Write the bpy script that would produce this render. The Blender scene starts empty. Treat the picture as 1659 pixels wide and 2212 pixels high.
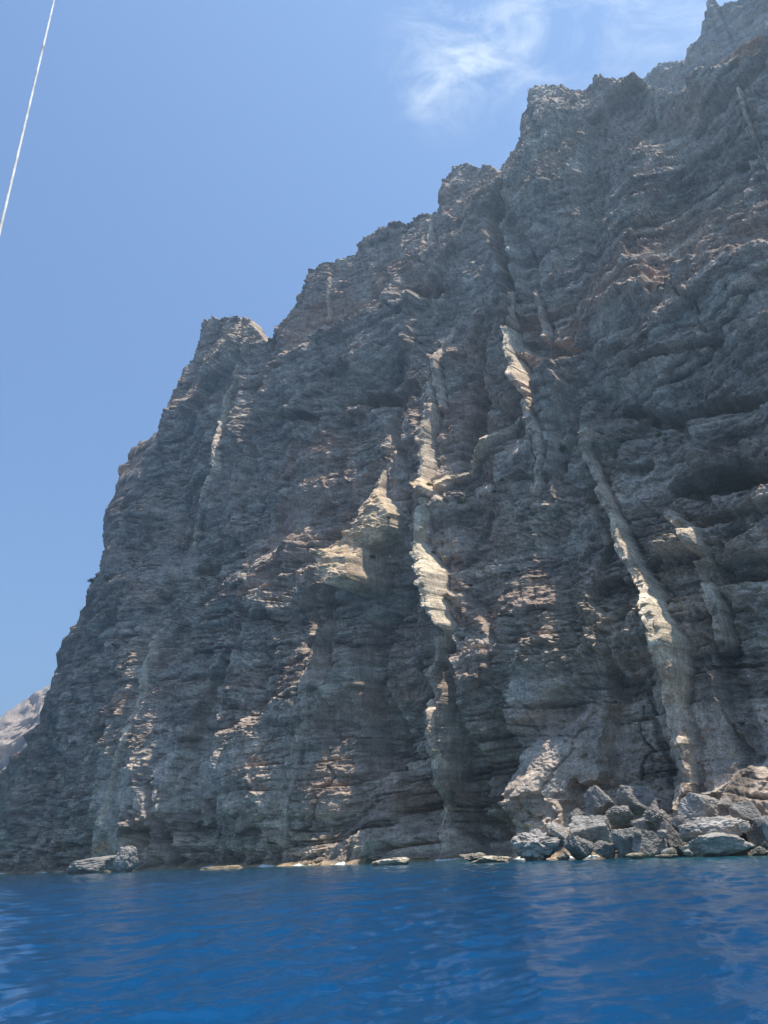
import bpy, math, random
import numpy as np

# ------------------------------------------------------------------ camera
CAM_H = 3.0
PITCH, ROLL = math.radians(25.4), math.radians(2.62)
PW, PH = 1659.0, 2212.0                 # frame the sketch coordinates below refer to
FPX = 0.6936 * PH
FWD = np.array([0, math.cos(PITCH), math.sin(PITCH)])
R0 = np.array([1.0, 0, 0]); U0 = np.array([0, -math.sin(PITCH), math.cos(PITCH)])
RIGHT = R0 * math.cos(ROLL) - U0 * math.sin(ROLL)
UP = U0 * math.cos(ROLL) + R0 * math.sin(ROLL)
EYE = np.array([0, 0, CAM_H])
scene = bpy.context.scene
COL = scene.collection
cam_d = bpy.data.cameras.new('camera'); cam = bpy.data.objects.new('camera', cam_d); COL.objects.link(cam)
cam_d.sensor_fit = 'VERTICAL'; cam_d.sensor_height = 34.6; cam_d.lens = 34.6 * 0.6936
cam_d.clip_start = 0.1; cam_d.clip_end = 20000
from mathutils import Matrix, Vector
M = Matrix.Identity(4)
for i in range(3):
    M[i][0] = RIGHT[i]; M[i][1] = UP[i]; M[i][2] = -FWD[i]; M[i][3] = EYE[i]
cam.matrix_world = M
scene.camera = cam

# ------------------------------------------------------------------ light
SUN_EL, SUN_AZ = math.radians(75), math.radians(106)       # azimuth from +Y towards +X
world = bpy.data.worlds.new('World'); scene.world = world; world.use_nodes = True
nt = world.node_tree; nt.nodes.clear()
def N(tree, kind, **kw):
    n = tree.nodes.new(kind)
    for k, v in kw.items():
        if k.startswith('i_'):
            key = k[2:]
            n.inputs[int(key) if key.isdigit() else key.replace('_', ' ')].default_value = v
        else: setattr(n, k, v)
    return n
sky = N(nt, 'ShaderNodeTexSky', sky_type='NISHITA', sun_disc=False)
sky.sun_elevation = SUN_EL; sky.sun_rotation = SUN_AZ
sky.air_density = 1.0; sky.dust_density = 0.1; sky.ozone_density = 5.0
SKY_K = 0.13
bg = N(nt, 'ShaderNodeBackground', i_Strength=SKY_K)
out = N(nt, 'ShaderNodeOutputWorld')
# thin wind-torn cloud: noise in sky direction, denser round one bank of cloud over the crest
tc = N(nt, 'ShaderNodeTexCoord')
def pxdir(x, y):
    d = FWD + RIGHT * ((x - PW / 2) / FPX) - UP * ((y - PH / 2) / FPX)
    return d / np.linalg.norm(d)
def bank(x, y, rad):
    c = N(nt, 'ShaderNodeVectorMath', operation='DISTANCE'); c.inputs[1].default_value = tuple(pxdir(x, y))
    nt.links.new(tc.outputs['Generated'], c.inputs[0])
    m = N(nt, 'ShaderNodeMapRange', interpolation_type='SMOOTHSTEP'); m.inputs[1].default_value = 0; m.inputs[2].default_value = rad
    m.inputs[3].default_value = 1; m.inputs[4].default_value = 0
    nt.links.new(c.outputs['Value'], m.inputs[0]); return m.outputs[0]
def madd(a, b, op='ADD'):
    n = N(nt, 'ShaderNodeMath', operation=op)
    for i, v in enumerate((a, b)):
        if isinstance(v, (int, float)): n.inputs[i].default_value = v
        else: nt.links.new(v, n.inputs[i])
    return n.outputs[0]
b = madd(madd(madd(bank(948, 150, 0.10), 0.75, 'MULTIPLY'), madd(bank(1060, 35, 0.14), 0.75, 'MULTIPLY')), madd(madd(bank(1250, 0, 0.22), 0.38, 'MULTIPLY'), madd(bank(1500, -150, 0.3), 0.3, 'MULTIPLY')))
mp = N(nt, 'ShaderNodeMapping'); mp.inputs['Rotation'].default_value = (0.3, 0.2, 0.9); mp.inputs['Scale'].default_value = (9, 18, 12)
nt.links.new(tc.outputs['Generated'], mp.inputs[0])
cn = N(nt, 'ShaderNodeTexNoise', i_Scale=1.0, i_Detail=9.0, i_Roughness=0.62, i_Distortion=0.55)
nt.links.new(mp.outputs[0], cn.inputs['Vector'])
cr = N(nt, 'ShaderNodeMapRange', interpolation_type='SMOOTHSTEP')
cr.inputs[1].default_value = 0.38; cr.inputs[2].default_value = 0.80
nt.links.new(cn.outputs['Fac'], cr.inputs[0])
cl = madd(madd(cr.outputs[0], b, 'MULTIPLY'), 0.9, 'MULTIPLY')
cmx = N(nt, 'ShaderNodeMix', data_type='RGBA', clamp_factor=True)
nt.links.new(cl, cmx.inputs[0]); nt.links.new(sky.outputs[0], cmx.inputs[6]); cmx.inputs[7].default_value = (5.0, 5.4, 5.8, 1)
nt.links.new(cmx.outputs[2], bg.inputs[0]); nt.links.new(bg.outputs[0], out.inputs[0])

sun_d = bpy.data.lights.new('sun', 'SUN'); sun_d.energy = 4.8; sun_d.angle = math.radians(0.5); sun_d.color = (1, 0.95, 0.86)
sun = bpy.data.objects.new('sun', sun_d); COL.objects.link(sun)
SUNDIR = Vector((math.cos(SUN_EL) * math.sin(SUN_AZ), math.cos(SUN_EL) * math.cos(SUN_AZ), math.sin(SUN_EL)))
sun.rotation_euler = (-SUNDIR).to_track_quat('-Z', 'Y').to_euler(); sun.location = (0, 0, 700)
vs = scene.view_settings
vs.view_transform = 'Standard'; vs.look = 'None'; vs.gamma = 1; vs.use_curve_mapping = False; vs.exposure = 0.57
scene.cycles.use_denoising = True
scene.cycles.max_bounces = 4; scene.cycles.diffuse_bounces = 3; scene.cycles.volume_bounces = 0
HAZE = 0.00031

# ------------------------------------------------------------------ noise
_rng = np.random.RandomState(7)
_P = _rng.permutation(4096).astype(np.int32); _P2 = np.concatenate([_P, _P])
_A = _rng.rand(4096).astype(np.float32) * 2 * np.pi
_GX, _GY = np.cos(_A), np.sin(_A)
_RA, _RB = _rng.rand(4096).astype(np.float32), _rng.rand(4096).astype(np.float32)
def _h(i, j): return _P2[_P[i & 4095] + (j & 4095)]
def per(x, y, seed=0):
    x = np.asarray(x, np.float32) + seed * 37.7; y = np.asarray(y, np.float32) + seed * 91.3
    xi = np.floor(x).astype(np.int32); yi = np.floor(y).astype(np.int32)
    fx = x - xi; fy = y - yi
    u = fx * fx * fx * (fx * (fx * 6 - 15) + 10); v = fy * fy * fy * (fy * (fy * 6 - 15) + 10)
    def g(a, b):
        h = _h(xi + a, yi + b); return _GX[h] * (fx - a) + _GY[h] * (fy - b)
    a = g(0, 0); a += u * (g(1, 0) - a); b = g(0, 1); b += u * (g(1, 1) - b)
    return (a + v * (b - a)) * 1.5
def fbm(x, y, o=4, seed=0, g=0.5):
    r = 0; a = 1.0
    for k in range(o):
        r = r + a * per(x * 2 ** k, y * 2 ** k, seed + k * 3); a *= g
    return r
def ridg(x, y, o=4, seed=0, g=0.5):
    r = 0; a = 1.0
    for k in range(o):
        r = r + a * (1 - 2 * np.abs(per(x * 2 ** k, y * 2 ** k, seed + k * 3))); a *= g
    return r
def worley(x, y, seed=0):
    x = np.asarray(x, np.float32) + seed * 17.3; y = np.asarray(y, np.float32) + seed * 53.9
    xi = np.floor(x).astype(np.int32); yi = np.floor(y).astype(np.int32); fx = x - xi; fy = y - yi
    f1 = np.full(x.shape, 9, np.float32); f2 = f1.copy()
    for a in (-1, 0, 1):
        for b in (-1, 0, 1):
            h = _h(xi + a, yi + b)
            d = (a + _RA[h] - fx) ** 2 + (b + _RB[h] - fy) ** 2
            f2 = np.minimum(f2, np.maximum(f1, d)); f1 = np.minimum(f1, d)
    return np.sqrt(f1), np.sqrt(f2)
def cells(x, y, seed=0):
    x = np.asarray(x, np.float32) + seed * 17.3; y = np.asarray(y, np.float32) + seed * 53.9
    xi = np.floor(x).astype(np.int32); yi = np.floor(y).astype(np.int32); fx = x - xi; fy = y - yi
    f1 = np.full(x.shape, 9, np.float32); f2 = f1.copy(); cid = np.zeros(x.shape, np.int32)
    for a in (-1, 0, 1):
        for b in (-1, 0, 1):
            h = _h(xi + a, yi + b)
            d = (a + _RA[h] - fx) ** 2 + (b + _RB[h] - fy) ** 2
            f2 = np.minimum(f2, np.maximum(f1, d)); cid = np.where(d < f1, h, cid); f1 = np.minimum(f1, d)
    k = _RA[(cid * 7 + 13) & 4095]; k2 = _RB[(cid * 11 + 5) & 4095]
    return np.sqrt(f2) - np.sqrt(f1), k, k2
def sst(a, b, x):
    t = np.clip((x - a) / (b - a), 0, 1); return t * t * (3 - 2 * t)

# ------------------------------------------------------------------ materials
def new_mat(name):
    m = bpy.data.materials.new(name); m.use_nodes = True
    t = m.node_tree; t.nodes.clear()
    o = N(t, 'ShaderNodeOutputMaterial'); p = N(t, 'ShaderNodeBsdfPrincipled')
    t.links.new(p.outputs[0], o.inputs[0]); return m, t, p, o
def noise(t, scale, vec_scale=(1, 1, 1), detail=6.0, rough=0.6, rot=(0, 0, 0)):
    g = N(t, 'ShaderNodeNewGeometry'); mp = N(t, 'ShaderNodeMapping')
    mp.inputs['Scale'].default_value = vec_scale; mp.inputs['Rotation'].default_value = rot
    n = N(t, 'ShaderNodeTexNoise', i_Scale=scale, i_Detail=detail, i_Roughness=rough)
    t.links.new(g.outputs['Position'], mp.inputs[0]); t.links.new(mp.outputs[0], n.inputs['Vector'])
    return n.outputs['Fac']
def rng_(t, src, a, b, lo, hi):
    m = N(t, 'ShaderNodeMapRange'); t.links.new(src, m.inputs[0])
    for i, v in enumerate((a, b, lo, hi)): m.inputs[i + 1].default_value = v
    return m.outputs[0]
def mul(t, a, b, op='MULTIPLY'):
    m = N(t, 'ShaderNodeMath', operation=op)
    for i, v in enumerate((a, b)):
        if isinstance(v, (int, float)): m.inputs[i].default_value = v
        else: t.links.new(v, m.inputs[i])
    return m.outputs[0]
def rock_mat(name, grain=1.0, bump=0.5, attr=True, base=(0.12, 0.11, 0.11)):
    m, t, p, o = new_mat(name)
    f = mul(t, rng_(t, noise(t, 0.16 * grain, (1, 1, 2.2), 9, 0.68), 0.3, 0.72, 0.5, 1.5),
            rng_(t, noise(t, 0.9 * grain, (1, 1, 0.14), 4, 0.6), 0.3, 0.7, 0.78, 1.22))
    f = mul(t, f, rng_(t, noise(t, 2.2 * grain, (1, 1, 1.6), 3, 0.6), 0.3, 0.7, 0.62, 1.38))
    mx = N(t, 'ShaderNodeVectorMath', operation='SCALE'); t.links.new(f, mx.inputs['Scale'])
    if attr:
        a = N(t, 'ShaderNodeAttribute', attribute_name='tint'); t.links.new(a.outputs['Color'], mx.inputs[0])
    else: mx.inputs[0].default_value = base
    t.links.new(mx.outputs[0], p.inputs['Base Color'])
    p.inputs['Roughness'].default_value = 0.92; p.inputs['Specular IOR Level'].default_value = 0.25
    bp = N(t, 'ShaderNodeBump', i_Strength=0.9, i_Distance=bump)
    t.links.new(noise(t, 1.1 * grain, (1, 1, 1.5), 8, 0.66), bp.inputs['Height'])
    t.links.new(bp.outputs[0], p.inputs['Normal']); return m
ROCK = rock_mat('layered_basalt', 1.0, 0.4)
BOULDER = rock_mat('boulder_basalt', 2.6, 0.3)
FAR = rock_mat('distant_rock', 0.12, 4.0)

# ------------------------------------------------------------------ object helpers
def tag(o, label=None, cat=None, group=None, kind=None):
    if label: o['label'] = label
    if cat: o['category'] = cat
    if group: o['group'] = group
    if kind: o['kind'] = kind
    return o
def mesh_np(name, co, faces, mat, tint=None, parent=None, smooth=False):
    me = bpy.data.meshes.new(name)
    k = faces.shape[1]; nf = len(faces)
    me.vertices.add(len(co)); me.vertices.foreach_set('co', co.astype(np.float32).ravel())
    me.loops.add(nf * k); me.loops.foreach_set('vertex_index', faces.astype(np.int32).ravel())
    me.polygons.add(nf); me.polygons.foreach_set('loop_start', np.arange(0, nf * k, k, dtype=np.int32))
    if smooth: me.polygons.foreach_set('use_smooth', np.ones(nf, bool))
    else: me.polygons.foreach_set('use_smooth', np.zeros(nf, bool))
    me.update(calc_edges=True)
    if tint is not None:
        at = me.attributes.new('tint', 'FLOAT_COLOR', 'POINT')
        at.data.foreach_set('color', np.concatenate([tint, np.ones((len(tint), 1))], 1).astype(np.float32).ravel())
    me.materials.append(mat)
    o = bpy.data.objects.new(name, me); COL.objects.link(o)
    if parent: o.parent = parent
    return o
def sub_mesh(co, faces, sel, tint):
    f = faces[sel]; u, inv = np.unique(f, return_inverse=True)
    return co[u], inv.reshape(f.shape), tint[u]
def grid_faces(nc, nr):
    i = np.arange(nc - 1)[:, None] * nr + np.arange(nr - 1)[None, :]; i = i.ravel()
    return np.stack([i, i + 1, i + nr + 1, i + nr], 1)

# ------------------------------------------------------------------ wall survey: sight lines met with the mean cliff face
PA, PB = np.array([65.0, 135.0]), np.array([-183.0, 378.0])
WD = (PB - PA) / np.linalg.norm(PB - PA)          # along the shore, to the far left end
WB = np.array([-WD[1], WD[0]]); WB = WB * np.sign(WB[1])   # into the land
SLOPE = 1 / math.tan(math.radians(80.5))
def ray(x, y): return FWD + RIGHT * ((x - PW / 2) / FPX) - UP * ((y - PH / 2) / FPX)
def setback(s_, z_):     # the near half of the face lies back in its middle height, the far half stands steeper
    return 11.0 * (1 - sst(95, 175, s_)) * sst(28, 135, z_) - 0.068 * sst(115, 210, s_) * np.maximum(z_, 0)
def hit(x, y, off=0.0, follow=True, iters=30, SLOPE=SLOPE):
    d = ray(x, y); e = 0.0; k = follow
    for _ in range(iters):
        t = (PA @ WB + off + e + CAM_H * SLOPE) / (d[:2] @ WB - d[2] * SLOPE); q = EYE + t * d
        e = 0.5 * e + 0.5 * float(setback((q[:2] - PA) @ WD, q[2])) if k else 0.0
    return q
def sz(x, y, off=0.0, **kw):
    q = hit(x, y, off, **kw); return (q[:2] - PA) @ WD, q[2]
def mpp(x, y):
    a, b = sz(x - 5, y), sz(x + 5, y); c, d = sz(x, y - 5), sz(x, y + 5)
    return abs(a[0] - b[0]) / 10, abs(c[1] - d[1]) / 10
def shore_xy(s, back): return PA[None, :] + WD[None, :] * s[:, None] + WB[None, :] * back[:, None]
def project(co):
    v = co - EYE; z = v @ FWD; return v @ RIGHT / z * FPX + PW / 2, -(v @ UP) / z * FPX + PH / 2, z

# ------------------------------------------------------------------ the cliff
skyline = [(-45, 1740), (0, 1665), (58, 1612), (62, 1560), (95, 1460), (118, 1425), (150, 1370), (165, 1290), (180, 1248), (226, 1226), (232, 1180),
    (250, 1090), (285, 1010), (300, 965), (362, 917), (370, 880), (392, 840), (415, 760), (428, 715), (440, 694), (470, 688),
    (486, 694), (505, 685), (530, 690), (547, 702), (562, 724), (580, 742), (620, 705), (640, 672), (660, 640), (680, 592), (735, 565), (790, 535), (850, 507),
    (900, 492), (932, 472), (958, 470), (962, 430), (968, 398), (985, 366), (1010, 357), (1050, 360), (1072, 368), (1082, 376), (1100, 350), (1130, 300),
    (1142, 250), (1150, 222), (1175, 195), (1220, 188), (1265, 196), (1285, 176), (1300, 166), (1320, 182), (1345, 178), (1380, 186), (1420, 205), (1470, 215),
    (1520, 190), (1580, 150), (1659, 105), (1760, 60), (1900, 0), (2100, -60)]
sk = np.array([sz(*p) for p in skyline])
o_ = np.argsort(sk[:, 0]); sk = sk[o_]
kt = np.argmax(sk[:, 1] * (sk[:, 0] > 200)); sk[kt:, 1] = np.minimum.accumulate(sk[kt:, 1])
sk = np.concatenate([[[-140, sk[0, 1]]], sk, [[sk[-1, 0] + 35, 2], [900, 0]]])
def Hs(s): return np.interp(s, sk[:, 0], sk[:, 1])
# columns evenly spaced as an observer on the water would pace them: denser where the wall is near
S0 = -PA @ WD; DP = PA @ WB
th = np.radians(np.concatenate([np.linspace(-20, 1, 70, endpoint=False), np.linspace(1, 73.3, 990, endpoint=False), np.linspace(73.3, 76.2, 24)]))
cs = S0 + DP * np.tan(th); NC = len(cs)
fine = np.linspace(cs[0], cs[-1], 4000); hf = Hs(fine)
win = 30; env = np.array([hf[np.abs(fine - s) < win].max() for s in cs]); env = np.convolve(np.pad(env, 15, 'edge'), np.ones(31) / 31, 'valid')
NR = 880
dist = np.hypot(DP, cs - S0)
emax = np.arctan((env * 1.03 + 8) / (dist + 0.17 * env))
v = np.linspace(0, 1, NR)
e = v[None, :] * emax[:, None]
Z = dist[:, None] * np.tan(e) / (1 - 0.168 * np.tan(e)) - 3.0
S = np.repeat(cs[:, None], NR, 1)
s, z = S.ravel().astype(np.float32), Z.ravel().astype(np.float32)
nv = len(s)

d = np.zeros(nv, np.float32)               # metres towards the sea
tint = np.zeros((nv, 3), np.float32)
part = np.zeros(nv, np.int16); names = {}
strata_k = np.ones(nv, np.float32); rough_k = np.ones(nv, np.float32)
wob_s = per(s / 23, z / 23, 60) * 3 + per(s / 7, z / 7, 61) * 1.2 + per(s / 2.6, z / 2.6, 62) * 0.5
wob_z = per(s / 23, z / 23, 63) * 3 + per(s / 7, z / 7, 64) * 1.2 + per(s / 2.6, z / 2.6, 65) * 0.5

def blob(x, y, rx, ry, rot=0, wob=1.0, hard=0.0):
    """0..1 weight of an elliptic area, its rim broken up by noise"""
    c = sz(x, y); m = mpp(x, y); a = math.radians(rot)
    A, B = rx * m[0], ry * m[1]; R = 1.6 * max(A, B)
    idx = np.nonzero((np.abs(s - c[0]) < R + 6) & (np.abs(z - c[1]) < R + 6))[0]
    ds = -(s[idx] + wob * wob_s[idx] - c[0]); dz = z[idx] + wob * wob_z[idx] - c[1]
    u = (ds * math.cos(a) + dz * math.sin(a)) / A; w = (-ds * math.sin(a) + dz * math.cos(a)) / B
    q = np.sqrt(u * u + w * w)
    return idx, 1 - sst(hard, 1.25 - 0.2 * hard, q)
def here(x, y, proud=0.0):
    """(s, z) of a sighted point on the face as it stands so far, standing proud of it by so many metres"""
    a, b_ = sz(x, y)
    for _ in range(2):
        ci = min(max(int(np.searchsorted(cs, a)), 0), NC - 1); ri = min(max(int(np.searchsorted(Z[ci], b_)), 0), NR - 1)
        a, b_ = sz(x, y, -(float(d[ci * NR + ri]) + proud))
    return a, b_
def stroke(pts, wob=0.5, proud=False):
    """nearest point on a polyline of (x, y, *values); returns idx, lateral distance (m), signed height over line, values"""
    P = np.array([here(p[0], p[1], 0.7 * p[2] if proud else 0.0) for p in pts]); V = np.array([p[2:] for p in pts], np.float32); R = 32
    idx = np.nonzero((s > P[:, 0].min() - R) & (s < P[:, 0].max() + R) & (z > P[:, 1].min() - R) & (z < P[:, 1].max() + R))[0]
    a_, b_ = s[idx] + wob * wob_s[idx], z[idx] + wob * wob_z[idx]
    best = np.full(len(idx), 1e9, np.float32); val = np.zeros((len(idx), V.shape[1]), np.float32)
    sgn = np.zeros(len(idx), np.float32); lat = np.zeros(len(idx), np.float32)
    for k in range(len(P) - 1):
        p, q = P[k], P[k + 1]; dv = q - p; L2 = dv @ dv
        t = np.clip(((a_ - p[0]) * dv[0] + (b_ - p[1]) * dv[1]) / L2, 0, 1)
        ex = a_ - p[0] - t * dv[0]; ey = b_ - p[1] - t * dv[1]; dd = np.hypot(ex, ey)
        c = dd < best
        best[c] = dd[c]; sgn[c] = ey[c]; lat[c] = ex[c]; val[c] = V[k] + t[c, None] * (V[k + 1] - V[k])
    return idx, best, sgn, lat, val

# --- macro form: broad ribs and bays
fade = 1 - 0.55 * sst(0.86, 1.0, z / np.maximum(Hs(s) + 0 * z, 1))
d += 9 * fbm(s / 75, z / 160, 2, 1) * fade
d += 4.0 * ridg(s / 38 + 0.4 * per(s / 60, z / 60, 5), z / 120, 2, 11) * fade
d += 1.6 * fbm(s / 26, z / 30, 2, 21) * fade
macro = d.copy(); rel = np.zeros(nv, np.float32)
# rockfall scars: irregular plates standing at different depths, some massive, some well bedded
ws, wz = s + 2.2 * wob_s, z + 2.2 * wob_z
ed, k1, k2 = cells(ws / 26 + 0.25 * wz / 26, wz / 38, 4)
rel += 7.5 * (k1 - 0.5) * sst(0.0, 0.05, ed) * fade; plate = k2; tilt = (k1 - 0.5)
ed2, k3, k4 = cells((s + 1.5 * wob_s) / 10, (z + 1.5 * wob_z) / 14, 9)
rel += 2.2 * (k3 - 0.5) * sst(0.0, 0.07, ed2); strata_k *= 0.35 + 0.95 * plate
# bulges (+) and hollows (-): x, y, rx, ry, metres, tilt
for (x, y, rx, ry, a, rot) in [
    (1085, 480, 16, 70, -12, 0), (1095, 590, 12, 90, -7, 0), (1200, 690, 80, 75, -8, 0), (800, 850, 110, 40, -9, 8), (600, 905, 60, 22, -6, 10),
    (1600, 1130, 80, 14, -6, 8), (1590, 1230, 70, 22, -6, 6),
    (850, 1320, 55, 130, -9, 0), (850, 1590, 90, 200, -12, 0), (765, 1540, 60, 190, -6, 0), (740, 1760, 60, 90, -5, 0), (1040, 1640, 60, 110, -8, -12), (1020, 1780, 80, 70, -14, 0), (880, 1760, 70, 90, -14, 0),
    (470, 1220, 80, 30, -6, 15), (350, 1820, 22, 55, -8, 0), (1030, 950, 40, 90, -7, 0), (870, 900, 26, 70, -6, 0), (640, 1140, 110, 60, -5, 10),
    (560, 800, 30, 120, -7, 0), (720, 690, 120, 50, -5, 20), (920, 620, 40, 40, -6, 0), (1130, 940, 30, 40, -5, 0), (1190, 1540, 70, 45, -7, 15), (750, 1170, 30, 60, -6, 0),
    (1430, 760, 140, 40, 5, 18), (1290, 1330, 90, 120, 8, 0), (1150, 1300, 60, 90, 5, 0), (1420, 1360, 70, 130, 6, 0), (470, 1000, 60, 120, 4, 0), (400, 1480, 110, 110, 2, 0),
    (480, 1680, 110, 110, 2, 0), (620, 1680, 40, 140, 2, 0), (1120, 1700, 110, 90, 6, 0), (1500, 1600, 130, 160, 3, 0), (290, 1750, 60, 130, -4, 0),
    (1220, 420, 90, 120, 5, 0), (1320, 800, 60, 60, 5, 0), (990, 430, 30, 70, 4, 0), (820, 760, 50, 40, 4, 10), (1440, 330, 130, 80, 5, 0), (150, 1500, 60, 120, 4, 0)]:
    i, w = blob(x, y, rx, ry, rot, 1.2); d[i] += a * w * fade[i]
# gentler aprons where the sun reaches: ramp grows downwards, undercut below
APRON = [(930, 1230, 44, 140, 0, 0, ''), (972, 1068, 38, 26, 8, 10, 'grass'), (1412, 1330, 44, 140, 5, 22, 'rock'),
         (1060, 975, 45, 50, 8.7, 30, 'rock'), (1120, 850, 40, 30, 8.7, 0, 'rock'), (970, 775, 30, 60, 8.7, 0, 'rock'), (1330, 1400, 55, 90, 10.2, 0, 'rock'), (1165, 1385, 60, 80, 8.7, 0, 'rock'),
         (600, 1210, 130, 50, 9, 14, 'scree'), (1300, 950, 45, 30, 7.2, 0, 'rock'), (1480, 1150, 60, 40, 7.2, 0, 'rock'), (900, 950, 34, 70, 8.7, 0, 'rock'),
         (500, 760, 40, 60, 7.2, 0, 'rock'), (850, 500, 80, 26, 5.8, 14, 'rock'), (1370, 190, 90, 22, 8.7, -8, 'rock'), (770, 715, 60, 14, 7.2, 22, 'rock')]
ap_mask = {}
for n_, (x, y, rx, ry, a, rot, kind) in enumerate(APRON):
    if a == 0: continue
    i, w = blob(x, y, rx, ry, rot, 1.0, 0.35)
    c = sz(x, y); m = mpp(x, y); t = np.clip((c[1] + ry * m[1] - z[i]) / (2 * ry * m[1]), 0, 1)
    d[i] += a * w * (t ** 1.1); ap_mask[n_] = (i, w, kind)

# --- dikes: x, y, metres proud, half-width (m), paleness
DIKES = [
    ('tall pale central dike, brightly sunlit in its upper half', 0.9, [(925, 818, 2, 1.2, .5), (932, 880, 3, 2, .7), (915, 960, 3.5, 2, .7), (910, 1040, 3, 1.6, .7), (925, 1075, 2, 1.6, .7), (940, 1095, 1.0, 2.2, 1),
        (912, 1140, 2.5, 2.4, 1), (908, 1180, 3.8, 2.4, 1), (922, 1240, 5.4, 2.2, 1), (938, 1300, 7, 1.9, 1), (956, 1352, 8.6, 1.5, 1), (947, 1400, 4, 1.6, .85), (930, 1460, 4.6, 1.7, .9), (938, 1540, 5.6, 1.6, .85),
        (935, 1600, 3, 1.9, .65), (940, 1680, 2.4, 2.0, .6), (950, 1760, 2, 1.9, .55), (958, 1840, 1.5, 1.8, .5)]),
    ('broad pale leaning dike above the boulders', 0.9, [(1268, 930, 3, 1.4, .7), (1272, 990, 3, 1.4, .7), (1295, 1060, 2.5, 1.6, .7), (1330, 1150, 3, 2, .8), (1365, 1220, 3, 1.9, .9), (1400, 1290, 3.8, 2.2, 1),
        (1425, 1370, 4.8, 2.2, 1), (1434, 1440, 6, 2.2, .9), (1450, 1520, 2.2, 2.2, .66), (1465, 1600, 2.2, 2.7, .58), (1480, 1680, 2.0, 2.7, .55), (1492, 1765, 1.8, 2.8, .5)]),
    ('thin pale dike standing out of the dark alcove', 0.8, [(1092, 706, 3, 1.2, 1), (1096, 760, 4.5, 1.4, 1), (1108, 830, 6, 1.6, .9)]),
    ('pale crooked dike below the alcove', 0.7, [(1122, 832, 1, 2.6, .9), (1136, 870, 3, 2.2, .8), (1158, 940, 3, 1.8, .7), (1166, 985, 2.5, 1.6, .6), (1155, 1065, 1.5, 1.4, .4)]),
    ('faint thin dike in the dark gully under the skyline', 0.6, [(1088, 380, 1, .9, .5), (1094, 470, 1.5, 1, .5), (1090, 560, 2.5, 1, .6), (1100, 640, 2.5, 1.1, .6), (1106, 700, 2.5, 1, .6)]),
    ('narrow grey dike right of the broad leaning dike', 0.6, [(1450, 1115, 2, 1.5, .6), (1500, 1150, 2.5, 1.6, .6), (1520, 1240, 3, 1.7, .55), (1548, 1340, 2.5, 1.6, .4), (1556, 1400, 1.5, 1.5, .2)]),
    ('thin brown dike zigzagging down the left buttress', 0.8, [(520, 795, 2, 1.62, .9), (486, 862, 2, 1.75, .9), (470, 940, 1.8, 1.62, .9), (460, 1010, 1.8, 1.62, .9), (446, 1080, 1.5, 1.50, .9), (426, 1140, 1.5, 1.25, .9), (420, 1190, 1, 1.12, .9)]),
    ('thin brown dike low on the left buttress', 0.8, [(362, 1340, 1, 1.12, .9), (355, 1400, 1.5, 1.25, .9), (327, 1450, 1.5, 1.50, .9), (302, 1530, 1.8, 1.62, .9), (268, 1600, 1.6, 1.50, .9), (246, 1690, 1.5, 1.38, .9), (226, 1760, 1.2, 1.25, .9), (214, 1785, 1, 1.12, .9)]),
    ('broad dull grey dike left of the dark hollow', 0.9, [(700, 1310, 1, 1.8, .16), (680, 1400, 1.6, 2.4, .16), (668, 1470, 1.6, 2.8, .18), (655, 1560, 1.8, 3.2, .2), (640, 1650, 1.8, 3.0, .2), (622, 1740, 1.6, 2.6, .18), (612, 1840, 1.2, 2, .15)]),
    ('hair-thin dike at the far left foot', 0.6, [(66, 1650, 1, .9, .5), (50, 1690, 1.2, 1, .5), (42, 1730, 1, .9, .5)]),
    ('pale thread of a dike at the upper right edge', 0.6, [(1596, 195, 1, .8, .55), (1625, 280, 1.2, .8, .5), (1656, 350, 1.2, .8, .5), (1690, 420, 1, .8, .4)]),
    ('short sunlit dike just below the skyline', 0.6, [(932, 476, 2, 1.2, .9), (925, 530, 3, 1.3, .9), (912, 560, 3, 1.2, .7)]),
    ('pale trickle of a dike on the middle step of the skyline', 0.5, [(712, 598, 1.5, .9, .6), (708, 660, 1.5, .9, .6), (706, 690, 1.5, .9, .5)]),
    ('short grey dike in the bowl under the crest', 0.5, [(1172, 640, 1.5, 1, .5), (1170, 690, 2, 1.1, .5), (1178, 735, 2, 1.2, .5)]),
    ('jagged sunlit dike crowning the central pinnacle', 0.6, [(985, 716, 2, 1.2, .7), (950, 750, 3, 1.4, .7), (944, 830, 3, 1.4, .6), (952, 880, 2.5, 1.2, .5)]),
    ('slanting sunlit dike below the pinnacle', 0.6, [(1128, 905, 2, 1.2, .6), (1085, 935, 3, 1.5, .8), (1050, 975, 3.5, 1.6, .8), (1004, 1042, 3, 1.2, .6)]),
]
dk_all = np.zeros(nv, np.float32); dkm = np.zeros(nv, np.float32)
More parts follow.
